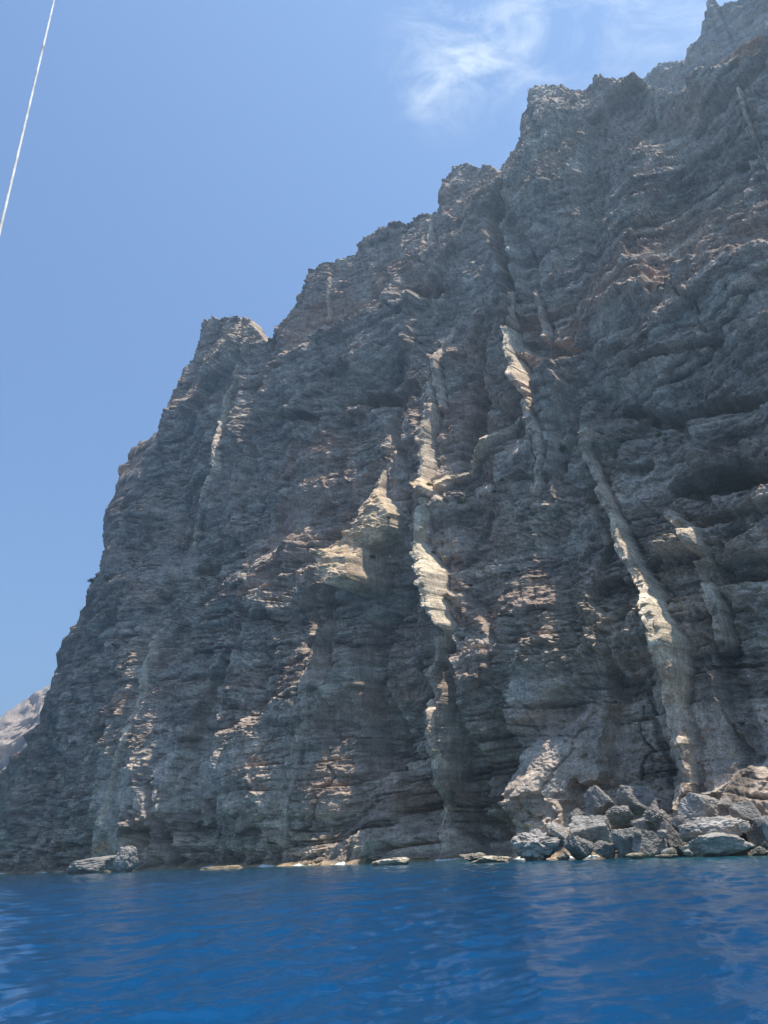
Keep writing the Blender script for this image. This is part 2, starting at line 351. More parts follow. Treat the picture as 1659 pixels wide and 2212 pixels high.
for n_, (lab, k, pts) in enumerate(DIKES):
    i, dd, sg, lat, val = stroke(pts, 0.12, True)
    jb = np.floor((z[i] + 1.2 * per(s[i] / 3, z[i] / 3, 57)) / 3.6 + n_ * 7.7).astype(np.int32); j1 = _RA[(jb * 53 + 7) & 4095]; j2 = _RB[(jb * 71 + 3) & 4095]
    hw = (0.70 if n_ in (6, 7, 9, 10, 12) else 0.62 if n_ == 1 else 0.74) * val[:, 1] * (0.80 + 0.34 * j1 + 0.14 * per(s[i] / 9, z[i] / 5, 58))
    fl_ = 0.06 + 0.06 * val[:, 0] / np.maximum(hw, .6); w = 1 - sst(1.0 - fl_, 1.0 + fl_, dd / hw); wc = 1 - sst(1.0 + fl_, 1.1 + 1.3 * fl_, dd / hw); halo = 1 - sst(0.5, 3.0, dd / hw)
    d[i] += val[:, 0] * (0.96 * w + 0.04 * halo) * fade[i] + w * (1.6 * (j2 - 0.5)) * np.minimum(val[:, 0] / 3, 1)
    # a dark erosion groove on the right flank
    g_ = np.exp(-((dd / hw - 1.6) / 0.5) ** 2) * (lat < 0); d[i] -= 1.2 * g_ * np.minimum(val[:, 0], 3) / 2
    pale = wc * val[:, 2]; dkm[i] = np.maximum(dkm[i], 0.8 * wc + 0.2 * halo); dk_all[i] = np.maximum(dk_all[i], pale)
    strata_k[i] *= 1 - 0.75 * w; part[i[wc > 0.5]] = n_ + 1; names[n_ + 1] = ('dike', lab)
i, dd, sg, lat, val = stroke([(824, 1018, 1.5, 1.0), (816, 1055, 3, 2.0), (800, 1088, 4.5, 5.0), (814, 1125, 6.5, 5.2), (842, 1150, 6.5, 3.0), (812, 1185, 8.5, 4.6), (800, 1225, 13, 5.6), (802, 1264, 18, 4.0)], 0.55, True)
w = 1 - sst(0.8, 1.06, dd / val[:, 1]); d[i] += val[:, 0] * (0.9 * w + 0.1 * (1 - sst(.5, 2.5, dd / val[:, 1]))); GR_I, GR_W = i, w
# dark basalt dike weathered back into the pale tuff, right
for pts in ([(1556, 1400, 1.4, 2), (1580, 1500, 1.6, 2.4), (1603, 1600, 1.6, 2.4), (1632, 1730, 1.6, 2.4)], [(1400, 1480, 1.2, 1), (1412, 1560, 1.2, 1.2), (1432, 1660, 1, 1), (1440, 1700, 1, .8)],
            [(1386, 1530, .8, .35), (1380, 1590, .8, .35), (1398, 1622, .8, .35), (1372, 1640, .8, .35), (1368, 1690, .8, .35)]):
    i, dd, sg, lat, val = stroke(pts, 0.4); w = 1 - sst(0.5, 1.3, dd / val[:, 1]); d[i] -= val[:, 0] * w
    tint[i] = np.maximum(tint[i], w[:, None])
# --- ledges: a line with a shelf under it (rock stands out below, steps back above)
for pts in [
    [(1659, 555, 5), (1520, 575, 5), (1400, 612, 5), (1290, 690, 6), (1255, 765, 6), (1200, 805, 4), (1135, 832, 3)],
    [(1700, 905, 3), (1560, 925, 3.5), (1440, 940, 3), (1385, 925, 2)], [(1700, 1060, 3), (1560, 1080, 3.5), (1470, 1075, 2)],
    [(745, 1226, 7), (660, 1238, 6), (560, 1272, 6), (430, 1335, 4), (380, 1350, 2)], [(1040, 1235, 4), (985, 1250, 5), (955, 1232, 4)],
    [(1659, 1090, 2), (1500, 1140, 3), (1400, 1165, 2)], [(1659, 700, 3), (1500, 745, 4), (1380, 770, 4), (1300, 810, 3)], [(880, 645, 4), (800, 690, 4), (740, 735, 5), (640, 770, 5), (590, 850, 3)],
    [(1110, 1050, 3), (1050, 1065, 4), (985, 1095, 4)], [(700, 870, 3), (640, 900, 5), (570, 930, 3)], [(1380, 190, 4), (1480, 205, 5), (1580, 165, 5), (1680, 105, 4)],
    [(960, 640, 4), (900, 655, 5), (870, 690, 3)], [(540, 1190, 3), (460, 1240, 4), (400, 1250, 2)], [(450, 870, 3), (400, 885, 4), (372, 900, 3)], [(700, 1450, 2), (560, 1560, 4), (480, 1600, 3), (380, 1700, 2)]]:
    i, dd, sg, lat, val = stroke(pts, 1.0)
    prof = np.where(sg > 0, np.exp(-(dd / 2.2) ** 2), np.exp(-(dd / 9.0) ** 1.5)); d[i] += 0.85 * val[:, 0] * prof

# --- undercut slots between flows, and steep gullies: x, y, metres deep, half-width
for pts in [
    [(1345, 885, 4, 2), (1420, 905, 8, 2.2), (1520, 893, 11, 3.0), (1600, 872, 8, 2.2), (1690, 850, 5, 1.6)], [(1452, 1048, 6, 2), (1520, 1040, 11, 3.2), (1600, 1036, 12, 3.6), (1700, 1022, 11, 3.4)],
    [(1480, 1128, 3, 1), (1560, 1112, 4, 1.6), (1690, 1085, 4, 1.6)], [(1530, 1232, 5, 2.5), (1600, 1222, 6, 3), (1690, 1210, 5, 3)], [(740, 885, 5, 3), (800, 872, 8, 4.5), (885, 842, 6, 3)],
    [(600, 912, 3, 1.5), (640, 905, 6, 2.5), (675, 902, 4, 1.5)], [(1380, 790, 3, 1.2), (1440, 772, 4, 1.6), (1560, 738, 3, 1.2)], [(1240, 760, 3, 2), (1170, 748, 5, 3), (1130, 730, 4, 2)],
    [(1400, 1205, 4, 2), (1460, 1195, 5, 2.2), (1500, 1190, 3, 1.4)], [(420, 1235, 4, 2), (480, 1225, 6, 3), (530, 1205, 4, 2)], [(1290, 1270, 4, 2.4), (1330, 1255, 4, 2)], [(1330, 1010, 3, 1.5), (1390, 1000, 4, 1.8)], [(900, 640, 5, 3), (950, 628, 6, 4)],
    [(1086, 395, 4, 2), (1080, 470, 10, 4.5), (1086, 560, 8, 3), (1094, 690, 6, 2.4)], [(738, 1190, 4, 3), (705, 1330, 6, 3), (696, 1440, 4, 3)], [(872, 1000, 5, 3), (862, 910, 7, 4), (880, 830, 5, 3)],
    [(1052, 700, 4, 2), (1030, 800, 6, 3), (1010, 930, 6, 4), (995, 1000, 4, 3)], [(595, 740, 5, 3), (560, 860, 6, 4), (540, 990, 5, 4), (520, 1100, 3, 3)], [(1250, 830, 3, 3), (1220, 920, 5, 4), (1200, 1020, 4, 3)],
    [(800, 1330, 5, 3), (790, 1480, 6, 4), (800, 1640, 6, 5)], [(975, 1360, 4, 2), (985, 1500, 6, 3), (1000, 1650, 7, 4), (1010, 1800, 8, 6)], [(340, 1700, 3, 2), (338, 1790, 6, 3), (345, 1860, 7, 3)], [(1110, 480, 3, 3), (1140, 620, 4, 4)], [(1290, 260, 3, 4), (1270, 420, 5, 5), (1290, 560, 3, 5)]]:
    i, dd, sg, lat, val = stroke(pts, 0.45); w = 1 - sst(0.6, 1.15, dd / val[:, 1]); d[i] -= 1.35 * val[:, 0] * w
# --- regions of smooth grey tuff, red scoria, breccia
tuff = np.zeros(nv, np.float32); red = np.zeros(nv, np.float32); brec = np.zeros(nv, np.float32); grass = np.zeros(nv, np.float32)
for (x, y, rx, ry, rot) in [(1200, 1640, 160, 95, -8), (1530, 1590, 180, 170, 0), (1150, 1480, 90, 60, 20), (300, 1745, 45, 110, 0), (470, 1690, 110, 90, 0), (390, 1700, 40, 60, 0), (860, 1060, 34, 70, 0), (390, 1225, 45, 40, 0), (620, 1150, 70, 60, 0), (1150, 740, 45, 30, 0)]:
    i, w = blob(x, y, rx, ry, rot, 1.4, 0.5); tuff[i] = np.maximum(tuff[i], w)
for (x, y, rx, ry, rot) in [(620, 1150, 110, 60, 10), (590, 1250, 90, 20, 14), (700, 980, 90, 50, 5), (462, 740, 18, 60, 0), (350, 1290, 40, 20, 0), (1170, 690, 60, 24, 20), (830, 1480, 120, 40, 4), (860, 1700, 140, 60, 0), (980, 900, 70, 60, 0), (1080, 1010, 50, 30, 0), (1020, 760, 50, 40, 0)]:
    i, w = blob(x, y, rx, ry, rot, 1.4, 0.1); red[i] = np.maximum(red[i], w)
for (x, y, rx, ry, rot) in [(1250, 1370, 170, 130, 0), (1450, 1160, 110, 60, 10), (1150, 1130, 110, 60, 0), (1310, 1000, 60, 60, 0), (1200, 350, 120, 120, 0), (520, 760, 50, 60, 0), (430, 1250, 70, 60, 0)]:
    i, w = blob(x, y, rx, ry, rot, 1.4, 0.3); brec[i] = np.maximum(brec[i], w)
for n_, (i, w, kind) in ap_mask.items():
    if kind == 'grass':
        grass[i] = np.maximum(grass[i], w)
        sel = (w > 0.5) & (part[i] == 0); k = 40 + n_; part[i[sel]] = k
        names[k] = ('grass_slope', 'small dry grass shelf right of the central dike')
grass[GR_I] = np.maximum(grass[GR_I], GR_W); sel = (GR_W > 0.5) & (part[GR_I] == 0); part[GR_I[sel]] = 30; names[30] = ('grass_slope', 'jagged sunlit slope of dry yellow grass left of the central dike')
strata_k *= 1 - 0.82 * tuff; strata_k *= 1 - 0.5 * brec; strata_k *= 1 - 0.5 * grass

# --- bedding: lava flows dipping gently to the right, thick and thin, coming and going along the face
L = z - 0.015 * s + 0.05 * tilt * s + 5.5 * fbm(s / 80, z / 70, 2, 31) + 1.2 * per(s / 14, z / 14, 35)
pres = np.clip(0.62 + 0.6 * fbm(s / 48, z / 40, 2, 41), 0.1, 1.4) * strata_k
def beds(thick, seed, lat, amp, latamp, notch, nw):
    u_ = L / thick + 0.35 * per(L / (thick * 3.1), s * 0, seed); b_ = np.floor(u_); f_ = u_ - b_
    h_ = _RA[(b_.astype(np.int32) * 37 + seed * 101) & 4095]
    o_ = (h_ - 0.5) * amp + latamp * per(s / lat + h_ * 200, b_ * 3.71, seed + 1)
    o_ -= notch * np.exp(-(f_ / nw) ** 2) * np.clip(0.55 + 1.2 * per(s / (lat * 0.45), b_ * 5.13, seed + 2), 0, 1.3)
    return o_ + 0.15 * amp * f_ ** 3, h_
o1, hb1 = beds(8.0, 43, 75, 3.6, 2.6, 3.4, 0.11)
o2, hb2 = beds(2.7, 45, 44, 1.5, 1.0, 1.8, 0.17)
rel += pres * o1 + np.clip(pres * 1.15 - 0.1, 0, 1.4) * o2
# knobbly weathering, pits
f1, f2 = worley(s / 6.5 + wob_s * 0.1, L / 3.0, 3); rel += (1.0 - 0.7 * tuff) * (np.clip(f2 - f1, 0, .5) * 2 - 0.4) * (0.35 + 0.65 * sst(-.2, .4, per(s / 35, z / 30, 51)))
f1, f2 = worley(s / 2.3 + wob_z * 0.2, L / 1.5, 5); rel += (0.35 + 1.0 * brec - 0.2 * tuff) * (np.clip(f2 - f1, 0, .5) * 2 - 0.4)
rel += 1.9 * brec * ridg(s / 7.0, z / 5.0, 3, 71) * 0.6
rel += (0.4 - 0.2 * tuff) * ridg(s / 4.5, L / 3.2, 3, 81, 0.55) * 0.6
rel += 0.20 * per(s / 0.9, L / 0.7, 91) + 0.10 * per(s / 0.5, z / 0.45, 92)
# drip flutes and slots that hang below ledges
fl = per(s / 3.0 + 0.3 * per(s / 9, z / 20, 97), z / 26, 95) + 0.5 * per(s / 1.3, z / 14, 96)
rel += 1.0 * fl * sst(-0.1, 0.5, per(s / 40, z / 34, 98)) * (1 - 0.6 * tuff)
pit = sst(0.42, 0.6, per(s / 2.2, z / 2.0, 99)) * sst(0.0, .35, per(s / 18, z / 16, 100)); rel -= 1.1 * pit
# jointed blocks
ed3, k5, k6 = cells((s + 0.7 * wob_s) / 4.2, (L + 0.5 * wob_z) / 2.4, 14); rel += (1.2 - 0.9 * tuff) * (k5 - 0.5) * sst(0.0, 0.2, ed3)
ed4, k7, k8 = cells(s / 1.7 + 0.2 * wob_z, L / 1.2 + 0.2 * wob_s, 15); rel += (0.45 - 0.25 * tuff) * (k7 - 0.5) * sst(0.0, 0.25, ed4)
d += rel * (1 - 0.85 * dkm) * (1 - 0.7 * grass)
ed5, k9, _k = cells(s / 1.5 + 0.1 * wob_s, z / 2.6 + 0.1 * wob_z, 19)
d += dkm * (1.7 * (k9 - 0.5) * sst(0, .08, ed5) + 0.35 * ridg(s / 1.1, z / 4, 2, 141)) + grass * 1.2 * (k5 - 0.5 + 0.6 * (k7 - 0.5))
# wave-cut notch and rubble apron at the foot
d -= 3.2 * np.exp(-((z - 2.2) / 2.4) ** 2) * (0.6 + 0.5 * per(s / 15, z * 0, 101)) * (1 - sst(-5, 20, 30 - s) * 0)
toe = np.exp(-(np.maximum(z + 1.2, 0) / 1.5) ** 2); d += toe * (3.6 + 5.0 * fbm(s / 7, z / 7, 3, 103))
s_b, s_a = sz(1110, 1850)[0], -60
d += 7.5 * sst(s_b + 4, s_b - 14, s) * np.exp(-(np.maximum(z, 0) / 9.0) ** 2) * (1 + 0.4 * fbm(s / 6, z / 6, 2, 105)) if False else 0
pile = 1 - sst(s_b - 16, s_b + 6, s)
d += 9.0 * pile * np.exp(-(np.maximum(z, 0) / 9.0) ** 2) * (1 + 0.25 * fbm(s / 6, z / 6, 3, 105))

# --- own colours of the rock
var = np.clip(0.5 + 0.45 * fbm(s / 30, L / 9, 4, 111) + 0.35 * per(s / 40, L / 2.2, 112) + 0.25 * (k5 - 0.5) + 0.3 * (k3 - 0.5), 0, 1)
basalt = np.array([0.20, 0.172, 0.152])[None] * (1 - var[:, None]) + np.array([0.48, 0.42, 0.362])[None] * var[:, None]
warmth = sst(0.62, 0.9, hb1 + 0.25 * per(s / 60, z / 40, 151))[:, None]
base = basalt * (1 - 0.55 * warmth) + np.array([0.37, 0.285, 0.235])[None] * 0.55 * warmth
base = base * (0.82 + 0.36 * hb2)[:, None]
ochre = sst(0.25, 0.7, fbm(s / 50, z / 34, 3, 153))[:, None]; base = base * (1 - 0.35 * ochre) + np.array([0.42, 0.345, 0.27])[None] * 0.35 * ochre
def lay(base, col, w): return base * (1 - w[:, None]) + np.array(col)[None] * w[:, None]
base = lay(base, (0.50, 0.455, 0.41), tuff * (0.55 + 0.4 * np.clip(fbm(s / 12, z / 10, 3, 113), -1, 1)).clip(0, 1))
base = lay(base, (0.40, 0.27, 0.215), red * 0.85 * (0.5 + 0.5 * sst(-.3, .4, fbm(s / 14, z / 8, 3, 115))))
base = lay(base, (0.44, 0.40, 0.33), brec * 0.6)
lich = sst(0.15, 0.7, fbm(s / 16, z / 12, 4, 117)); base = lay(base, (0.50, 0.485, 0.425), 0.5 * lich)
base = lay(base, (0.68, 0.592, 0.475), np.clip(dk_all, 0, 1) * 0.92)
base = lay(base, (0.64, 0.525, 0.37), grass * (0.6 + 0.35 * sst(-.3, .3, fbm(s / 4, z / 4, 3, 119))))
base = lay(base, (0.20, 0.19, 0.08), grass * 0.35 * sst(.25, .6, fbm(s / 3, z / 2.5, 2, 121)))
tide = np.exp(-((z - 0.2) / 0.8) ** 2); base = lay(base, (0.30, 0.225, 0.12), tide * (0.4 + 0.4 * sst(-.3, .3, per(s / 5, z, 123))))
i, w = blob(268, 1828, 26, 22, 0, .6, .4); base[i] = lay(base[i], (0.40, 0.27, 0.15), w * .7)
i, w = blob(150, 1828, 22, 16, 0, .6, .4); base[i] = lay(base[i], (0.36, 0.24, 0.14), w * .5)
wet = sst(3.6, 1.0, z + 1.0 * per(s / 6, z / 3, 171)); base = base * (1 - 0.5 * wet * (1 - tide))[:, None]
tint = np.clip(base * np.array([1.12, 1.0, 0.89])[None] * (1 - 0.55 * tint), 0.05, 0.7)

# --- close the crest: rows above the skyline run back over the top
H = Hs(s) + (1.6 * per(s / 5, s * 0, 131) + 1.2 * ridg(s / 2.2, s * 0, 2, 133) * 0.7 + 2.0 * per(s / 13, s * 0, 135))
H = np.where(s > 408, Hs(s), H)
ex = np.maximum(0, z - H)
back = z * SLOPE + setback(s, z) - d
zz = np.where(ex > 0, H + 0.9 * (1 - np.exp(-ex / 3)) * per(s / 4, ex / 4, 137) - 0.25 * ex, z)
back = np.where(ex > 0, H * SLOPE + setback(s, H) - d * np.exp(-ex / 6) + np.where(s > 180, 6, 38) * (1 - np.exp(-ex / 9)), back)
back = back + np.where(ex > 0, 1.6 * ridg(s / 5, ex / 4, 3, 161) * (1 - np.exp(-ex / 2)), 0)
xy = shore_xy(s, back)
co = np.concatenate([xy, zz[:, None]], 1)
faces = grid_faces(NC, NR)
# named outcrops of the face that are not dikes
def box_part(k, x0, x1, y0, y1, nm, lab):
    px, py, _ = project(co); m = (px > x0) & (px < x1) & (py > y0) & (py < y1) & (part == 0) & (ex <= 0); part[m] = k; names[k] = (nm, lab)
i, w = blob(495, 780, 85, 100, 0, 1, .9); m = i[(w > .5) & (part[i] == 0)]; part[m] = 60; names[60] = ('rock_tower', 'square-topped rock tower on the left skyline')
i, w = blob(1020, 420, 62, 66, 0, 1, .9); m = i[(w > .5) & (part[i] == 0)]; part[m] = 61; names[61] = ('rock_tower', 'blunt rock tower halfway up the skyline')
i, w = blob(1200, 1640, 150, 90, -8, 1.4, .9); m = i[(w > .5) & (part[i] == 0)]; part[m] = 62; names[62] = ('tuff_face', 'smooth pale tuff above the knobbly boulder')
i, w = blob(1590, 1600, 70, 150, 0, 1.4, .9); m = i[(w > .5) & (part[i] == 0)]; part[m] = 63; names[63] = ('tuff_face', 'smooth grey tuff at the lower right edge')
i, w = blob(300, 1745, 42, 105, 0, 1.2, .9); m = i[(w > .5) & (part[i] == 0)]; part[m] = 64; names[64] = ('tuff_face', 'smooth grey rib near the left waterline')
i, w = blob(620, 1150, 110, 60, 10, 1.4, .9); m = i[(w > .5) & (part[i] == 0)]; part[m] = 65; names[65] = ('scoria_bed', 'reddish brown scoria bed left of the grass slope')
fp = part[faces]; fid = np.where((fp == fp[:, :1]).all(1), fp[:, 0], 0)
c0, f0, t0 = sub_mesh(co, faces, fid == 0, tint)
cliff = mesh_np('cliff', c0, f0, ROCK, t0)
tag(cliff, 'towering dark layered basalt sea cliff cut by pale dikes', kind='structure')
for k, (nm, lab) in names.items():
    if (fid == k).sum() < 20: continue
    c1, f1_, t1 = sub_mesh(co, faces, fid == k, tint)
    tag(mesh_np(nm, c1, f1_, ROCK, t1, cliff), lab)
CPX, CPY, CPZ = project(co)
def on_cliff(x, y):
    for R in (3, 8, 20, 60):
        m = np.nonzero((np.abs(CPX - x) < R) & (np.abs(CPY - y) < R))[0]
        if len(m): break
    if R > 3: m = m[np.argsort(np.hypot(CPX[m] - x, CPY[m] - y))[:5]]
    return co[m[np.argmin(CPZ[m])]]

# ------------------------------------------------------------------ hazy peak behind the crest, upper right
def sheet(name, outline, off, smin, smax, zlow, nc, nr, amp, seed, mat, tints, slope=SLOPE):
    q = np.array([sz(p[0], p[1], off, follow=False, SLOPE=slope) for p in outline]); q = q[np.argsort(q[:, 0])]
    a = np.linspace(smin, smax, nc); Hh = np.interp(a, q[:, 0], q[:, 1])
    ss = np.repeat(a[:, None], nr, 1); vv = np.linspace(0, 1.12, nr)[None]
    zz = zlow + (Hh[:, None] - zlow) * vv; ss, zz, hh = ss.ravel(), zz.ravel(), np.repeat(Hh[:, None], nr, 1).ravel()
    hh = hh + 1.6 * per(ss / 4, ss * 0, seed) + 1.0 * ridg(ss / 2, ss * 0, 2, seed + 1)
    dd = amp * fbm(ss / 40, zz / 60, 3, seed + 2) + amp * 0.5 * ridg(ss / 14, zz / 24, 4, seed + 5) + 1.4 * np.clip(2 * per(ss / 60, zz / 6, seed + 8), -1, 1) + 0.7 * ridg(ss / 4, zz / 3, 3, seed + 9)
    ex = np.maximum(0, zz - hh); bk = off + zz * slope - dd + np.where(ex > 0, 50 * (1 - np.exp(-ex / 8)), 0)
    zz = np.where(ex > 0, hh - 0.3 * ex, zz)
    v_ = (0.5 + 0.5 * np.clip(fbm(ss / 20, zz / 10, 4, seed + 11), -1, 1))[:, None]
    return mesh_np(name, np.concatenate([shore_xy(ss, bk), zz[:, None]], 1), grid_faces(nc, nr), mat, np.array(tints[0])[None] * (1 - v_) + np.array(tints[1])[None] * v_)
pk = sheet('mountain_peak', [(1200, 330), (1330, 235), (1372, 190), (1400, 164), (1440, 145), (1478, 132), (1490, 100), (1508, 78), (1522, 48), (1530, 8), (1539, -4), (1546, 2), (1556, 18), (1600, 4), (1660, -30), (1800, -90), (2100, -140)],
           95, -150, 60, 120, 420, 330, 4, 201, ROCK, ((0.20, 0.18, 0.165), (0.42, 0.385, 0.35)), 1 / math.tan(math.radians(85)))
tag(pk, 'jagged hazy summit with a thin spire behind the crest', kind='structure')

# ------------------------------------------------------------------ sunlit headland far beyond the left end
az = np.radians(np.linspace(-62, 6, 420)); nr = 240
prof = np.interp(np.degrees(az), [-62, -50, -42, -34, -30.2, -28.4, -26.0, -23, -18, -8, 6], [0, 10, 60, 170, 250, 318, 395, 470, 560, 590, 580])
prof = prof + 14 * fbm(np.degrees(az) / 2.2, az * 0, 4, 301)
u = np.linspace(0, 1.15, nr)
AZ = np.repeat(az[:, None], nr, 1).ravel(); U = np.repeat(u[None], len(az), 0).ravel(); PR = np.repeat(prof[:, None], nr, 1).ravel()
deg = np.degrees(AZ)
zf = np.minimum(U, 1.0) * PR
zl = zf + 30 * per(deg / 6, zf / 160, 303)
cut = 120 * ridg(deg / 4.2 + 0.5 * per(deg / 3, zf / 120, 305), zf / 420, 4, 307) + 34 * np.clip(2.4 * per(deg / 20, zl / 38, 311), -1, 1) + 14 * ridg(deg / 1.1, zl / 30, 3, 313)
rr = 1560 + zf * 1.05 - cut * (1 - 0.75 * np.clip(U, 0, 1) ** 3) + np.where(U > 1, (U - 1) * 3000, 0)
zf = np.where(U > 1, zf - (U - 1) * 200, zf) - 2
vf = (0.5 + 0.5 * np.clip(fbm(deg / 2, zl / 26, 4, 315), -1, 1))[:, None]
far = mesh_np('mountain', np.stack([rr * np.sin(AZ), rr * np.cos(AZ), zf], 1), grid_faces(len(az), nr), FAR, np.array([0.30, 0.22, 0.175])[None] * (1 - vf) + np.array([0.48, 0.40, 0.31])[None] * vf)
tag(far, 'distant sunlit tan headland behind the cliff at the left edge', kind='structure')

# ------------------------------------------------------------------ sea
ra = np.concatenate([np.linspace(-180, -40, 60, endpoint=False), np.linspace(-40, 34, 520, endpoint=False), np.linspace(34, 180, 61)])
rr = np.concatenate([[0.3, 2, 5, 8], np.geomspace(11, 420, 640), np.geomspace(460, 4000, 14)])
AZ = np.repeat(np.radians(ra)[:, None], len(rr), 1).ravel(); RR = np.repeat(rr[None], len(ra), 0).ravel()
X, Y = RR * np.sin(AZ), RR * np.cos(AZ); hz = np.zeros_like(X)
g = np.random.RandomState(3)
gust = np.clip(0.75 + 0.7 * fbm(X / 26, Y / 40, 3, 401), 0.15, 1.6)
for k in range(46):
    lam = 0.42 * (6.0 / 0.42) ** (g.rand() ** 1.1); a_ = math.radians(-62) + g.randn() * 0.75
    kx, ky = math.sin(a_) * 2 * math.pi / lam, math.cos(a_) * 2 * math.pi / lam
    amp = (0.032 if lam < 0.9 else 0.026) * lam / (2 * math.pi)
    spacing = RR * 0.0062; fd = np.clip((lam / 2.2 - spacing) / (lam / 3), 0, 1)
    ph = kx * X + ky * Y + g.rand() * 6.28 + 1.3 * per(X / 12, Y / 12, 410 + k)
    hz += amp * fd * (np.sin(ph) + 0.25 * np.sin(2 * ph + .6)) * (gust if lam < 3 else 1) * 1.25
hz -= 0
# shallow water over the rock shelf
bs = (np.stack([X, Y], 1) - PA) @ WB
sw = (np.stack([X, Y], 1) - PA) @ WD; B2 = back.reshape(NC, NR)
r0 = np.argmin(np.abs(Z - 0.15), 1); b0 = np.interp(sw, cs, B2[np.arange(NC), r0]); bs = bs - b0
shal = np.exp(-np.maximum(-bs - 2 + 6 * per(X / 15, Y / 15, 421), 0) / 26.0) * 0.9
foam = np.exp(-(np.maximum(-bs - 0.2 + 1.0 * per(X / 3, Y / 3, 431), 0) / 1.3) ** 2) * sst(-0.1, 0.5, per(X / 11, Y / 11, 433) + 0.2)
WATER, t, p, o = new_mat('sea_water')
at = N(t, 'ShaderNodeAttribute', attribute_name='tint'); sep = N(t, 'ShaderNodeSeparateColor'); t.links.new(at.outputs['Color'], sep.inputs[0])
mx = N(t, 'ShaderNodeMix', data_type='RGBA'); t.links.new(sep.outputs[0], mx.inputs[0])
mx.inputs[6].default_value = (0.001, 0.052, 0.150, 1); mx.inputs[7].default_value = (0.012, 0.13, 0.13, 1)
fm = mul(t, mul(t, sep.outputs[1], rng_(t, noise(t, 0.5, (1, 1, 1), 6, .7), 0.5, 0.62, 0, 1)), 1.0)
mx2 = N(t, 'ShaderNodeMix', data_type='RGBA', clamp_factor=True); t.links.new(fm, mx2.inputs[0]); t.links.new(mx.outputs[2], mx2.inputs[6]); mx2.inputs[7].default_value = (.75, .8, .8, 1)
t.links.new(mx2.outputs[2], p.inputs['Base Color'])
p.inputs['Roughness'].default_value = 0.04; p.inputs['IOR'].default_value = 1.333
bp = N(t, 'ShaderNodeBump', i_Strength=1.0, i_Distance=0.012)
t.links.new(noise(t, 6.0, (1, 1.5, 1), 4, 0.55, (0, 0, 0.7)), bp.inputs['Height'])
t.links.new(bp.outputs[0], p.inputs['Normal'])
sea = mesh_np('sea', np.stack([X, Y, hz], 1), grid_faces(len(ra), len(rr))[:, ::-1], WATER, np.stack([shal, foam, shal * 0], 1), smooth=True)
tag(sea, 'deep blue rippled sea with brighter sky glints at left', kind='structure')

# ------------------------------------------------------------------ wash along the foot of the cliff
fs = np.arange(-60, 400, 0.5); fb = np.interp(fs, cs, B2[np.arange(NC), r0]) - 0.4
fh = 0.75 * sst(0.05, 0.6, per(fs / 9, fs * 0, 441) + 0.5 * per(fs / 2.2, fs * 0, 443)) * (0.6 + 0.5 * per(fs / 0.9, fs * 0, 445)); nf_ = len(fs)
prof_ = [(-1.6, -0.05), (-0.9, 0.35), (-0.3, 1.0), (0.3, 0.8), (1.0, -0.05)]
fv = np.stack([np.concatenate([shore_xy(fs, fb + a_), (fh * h_ + 0.02 * (h_ > 0) - 0.12)[:, None]], 1) for a_, h_ in prof_], 1).reshape(-1, 3)
FOAM, t, p, o = new_mat('sea_foam'); p.inputs['Roughness'].default_value = 0.8
fc_ = N(t, 'ShaderNodeMix', data_type='RGBA'); t.links.new(rng_(t, noise(t, 3.0), 0.4, 0.6, 0, 1), fc_.inputs[0]); fc_.inputs[6].default_value = (.55, .66, .68, 1); fc_.inputs[7].default_value = (.86, .88, .88, 1); t.links.new(fc_.outputs[2], p.inputs['Base Color'])
fq = grid_faces(nf_, 5); fq = fq[(fh[fq // 5].max(1) > 0.12)]
tag(mesh_np('foam', fv, fq, FOAM, smooth=True), 'broken white wash where the sea meets the cliff', 'foam', kind='stuff')

# ------------------------------------------------------------------ boulders
from mathutils import noise as mn
def rock_mesh(seed, nplanes=12, knob=0.10, strat=0.0, sub=5):
    import bmesh
    r = np.random.RandomState(seed); bm = bmesh.new(); bmesh.ops.create_icosphere(bm, subdivisions=sub, radius=1.0)
    v = np.array([q.co[:] for q in bm.verts]); f = np.array([[q.index for q in fc.verts] for fc in bm.faces]); bm.free()
    nrm = r.randn(nplanes, 3); nrm /= np.linalg.norm(nrm, axis=1, keepdims=True); h = 0.50 + 0.42 * r.rand(nplanes)
    dots = v @ nrm.T; rad = np.where(dots > 0.05, h[None] / np.maximum(dots, 0.05), 9)
    rad = np.minimum(rad, 1.3)
    k = 38.0; m = np.minimum(1.12, -np.log(np.exp(-k * np.minimum(rad, 1.4)).sum(1)) / k)
    p = v * m[:, None]; q = p + seed * 3.1
    nz = fbm(q[:, 0] * 1.7 + q[:, 2], q[:, 1] * 1.7 - q[:, 2] * 0.7, 4, seed % 50) * knob
    w1, w2 = worley(q[:, 0] * 3.2 + q[:, 2] * 1.1, q[:, 2] * 3.2 + q[:, 1] * 2.4, seed % 40)
    nz += knob * 0.7 * (np.clip(w2 - w1, 0, .4) * 2.5 - 0.5) + knob * .35 * ridg(q[:, 0] * 7 + q[:, 1] * 5, q[:, 2] * 8, 3, seed % 30)
    nz += strat * np.clip(2.5 * per(q[:, 0] * 0.6 + q[:, 1] * .5, q[:, 2] * 4.0 + 1.5 * per(q[:, 0] * 2, q[:, 2] * 2, 3), seed % 20), -1, 1)
    return p * (1 + nz[:, None]), f
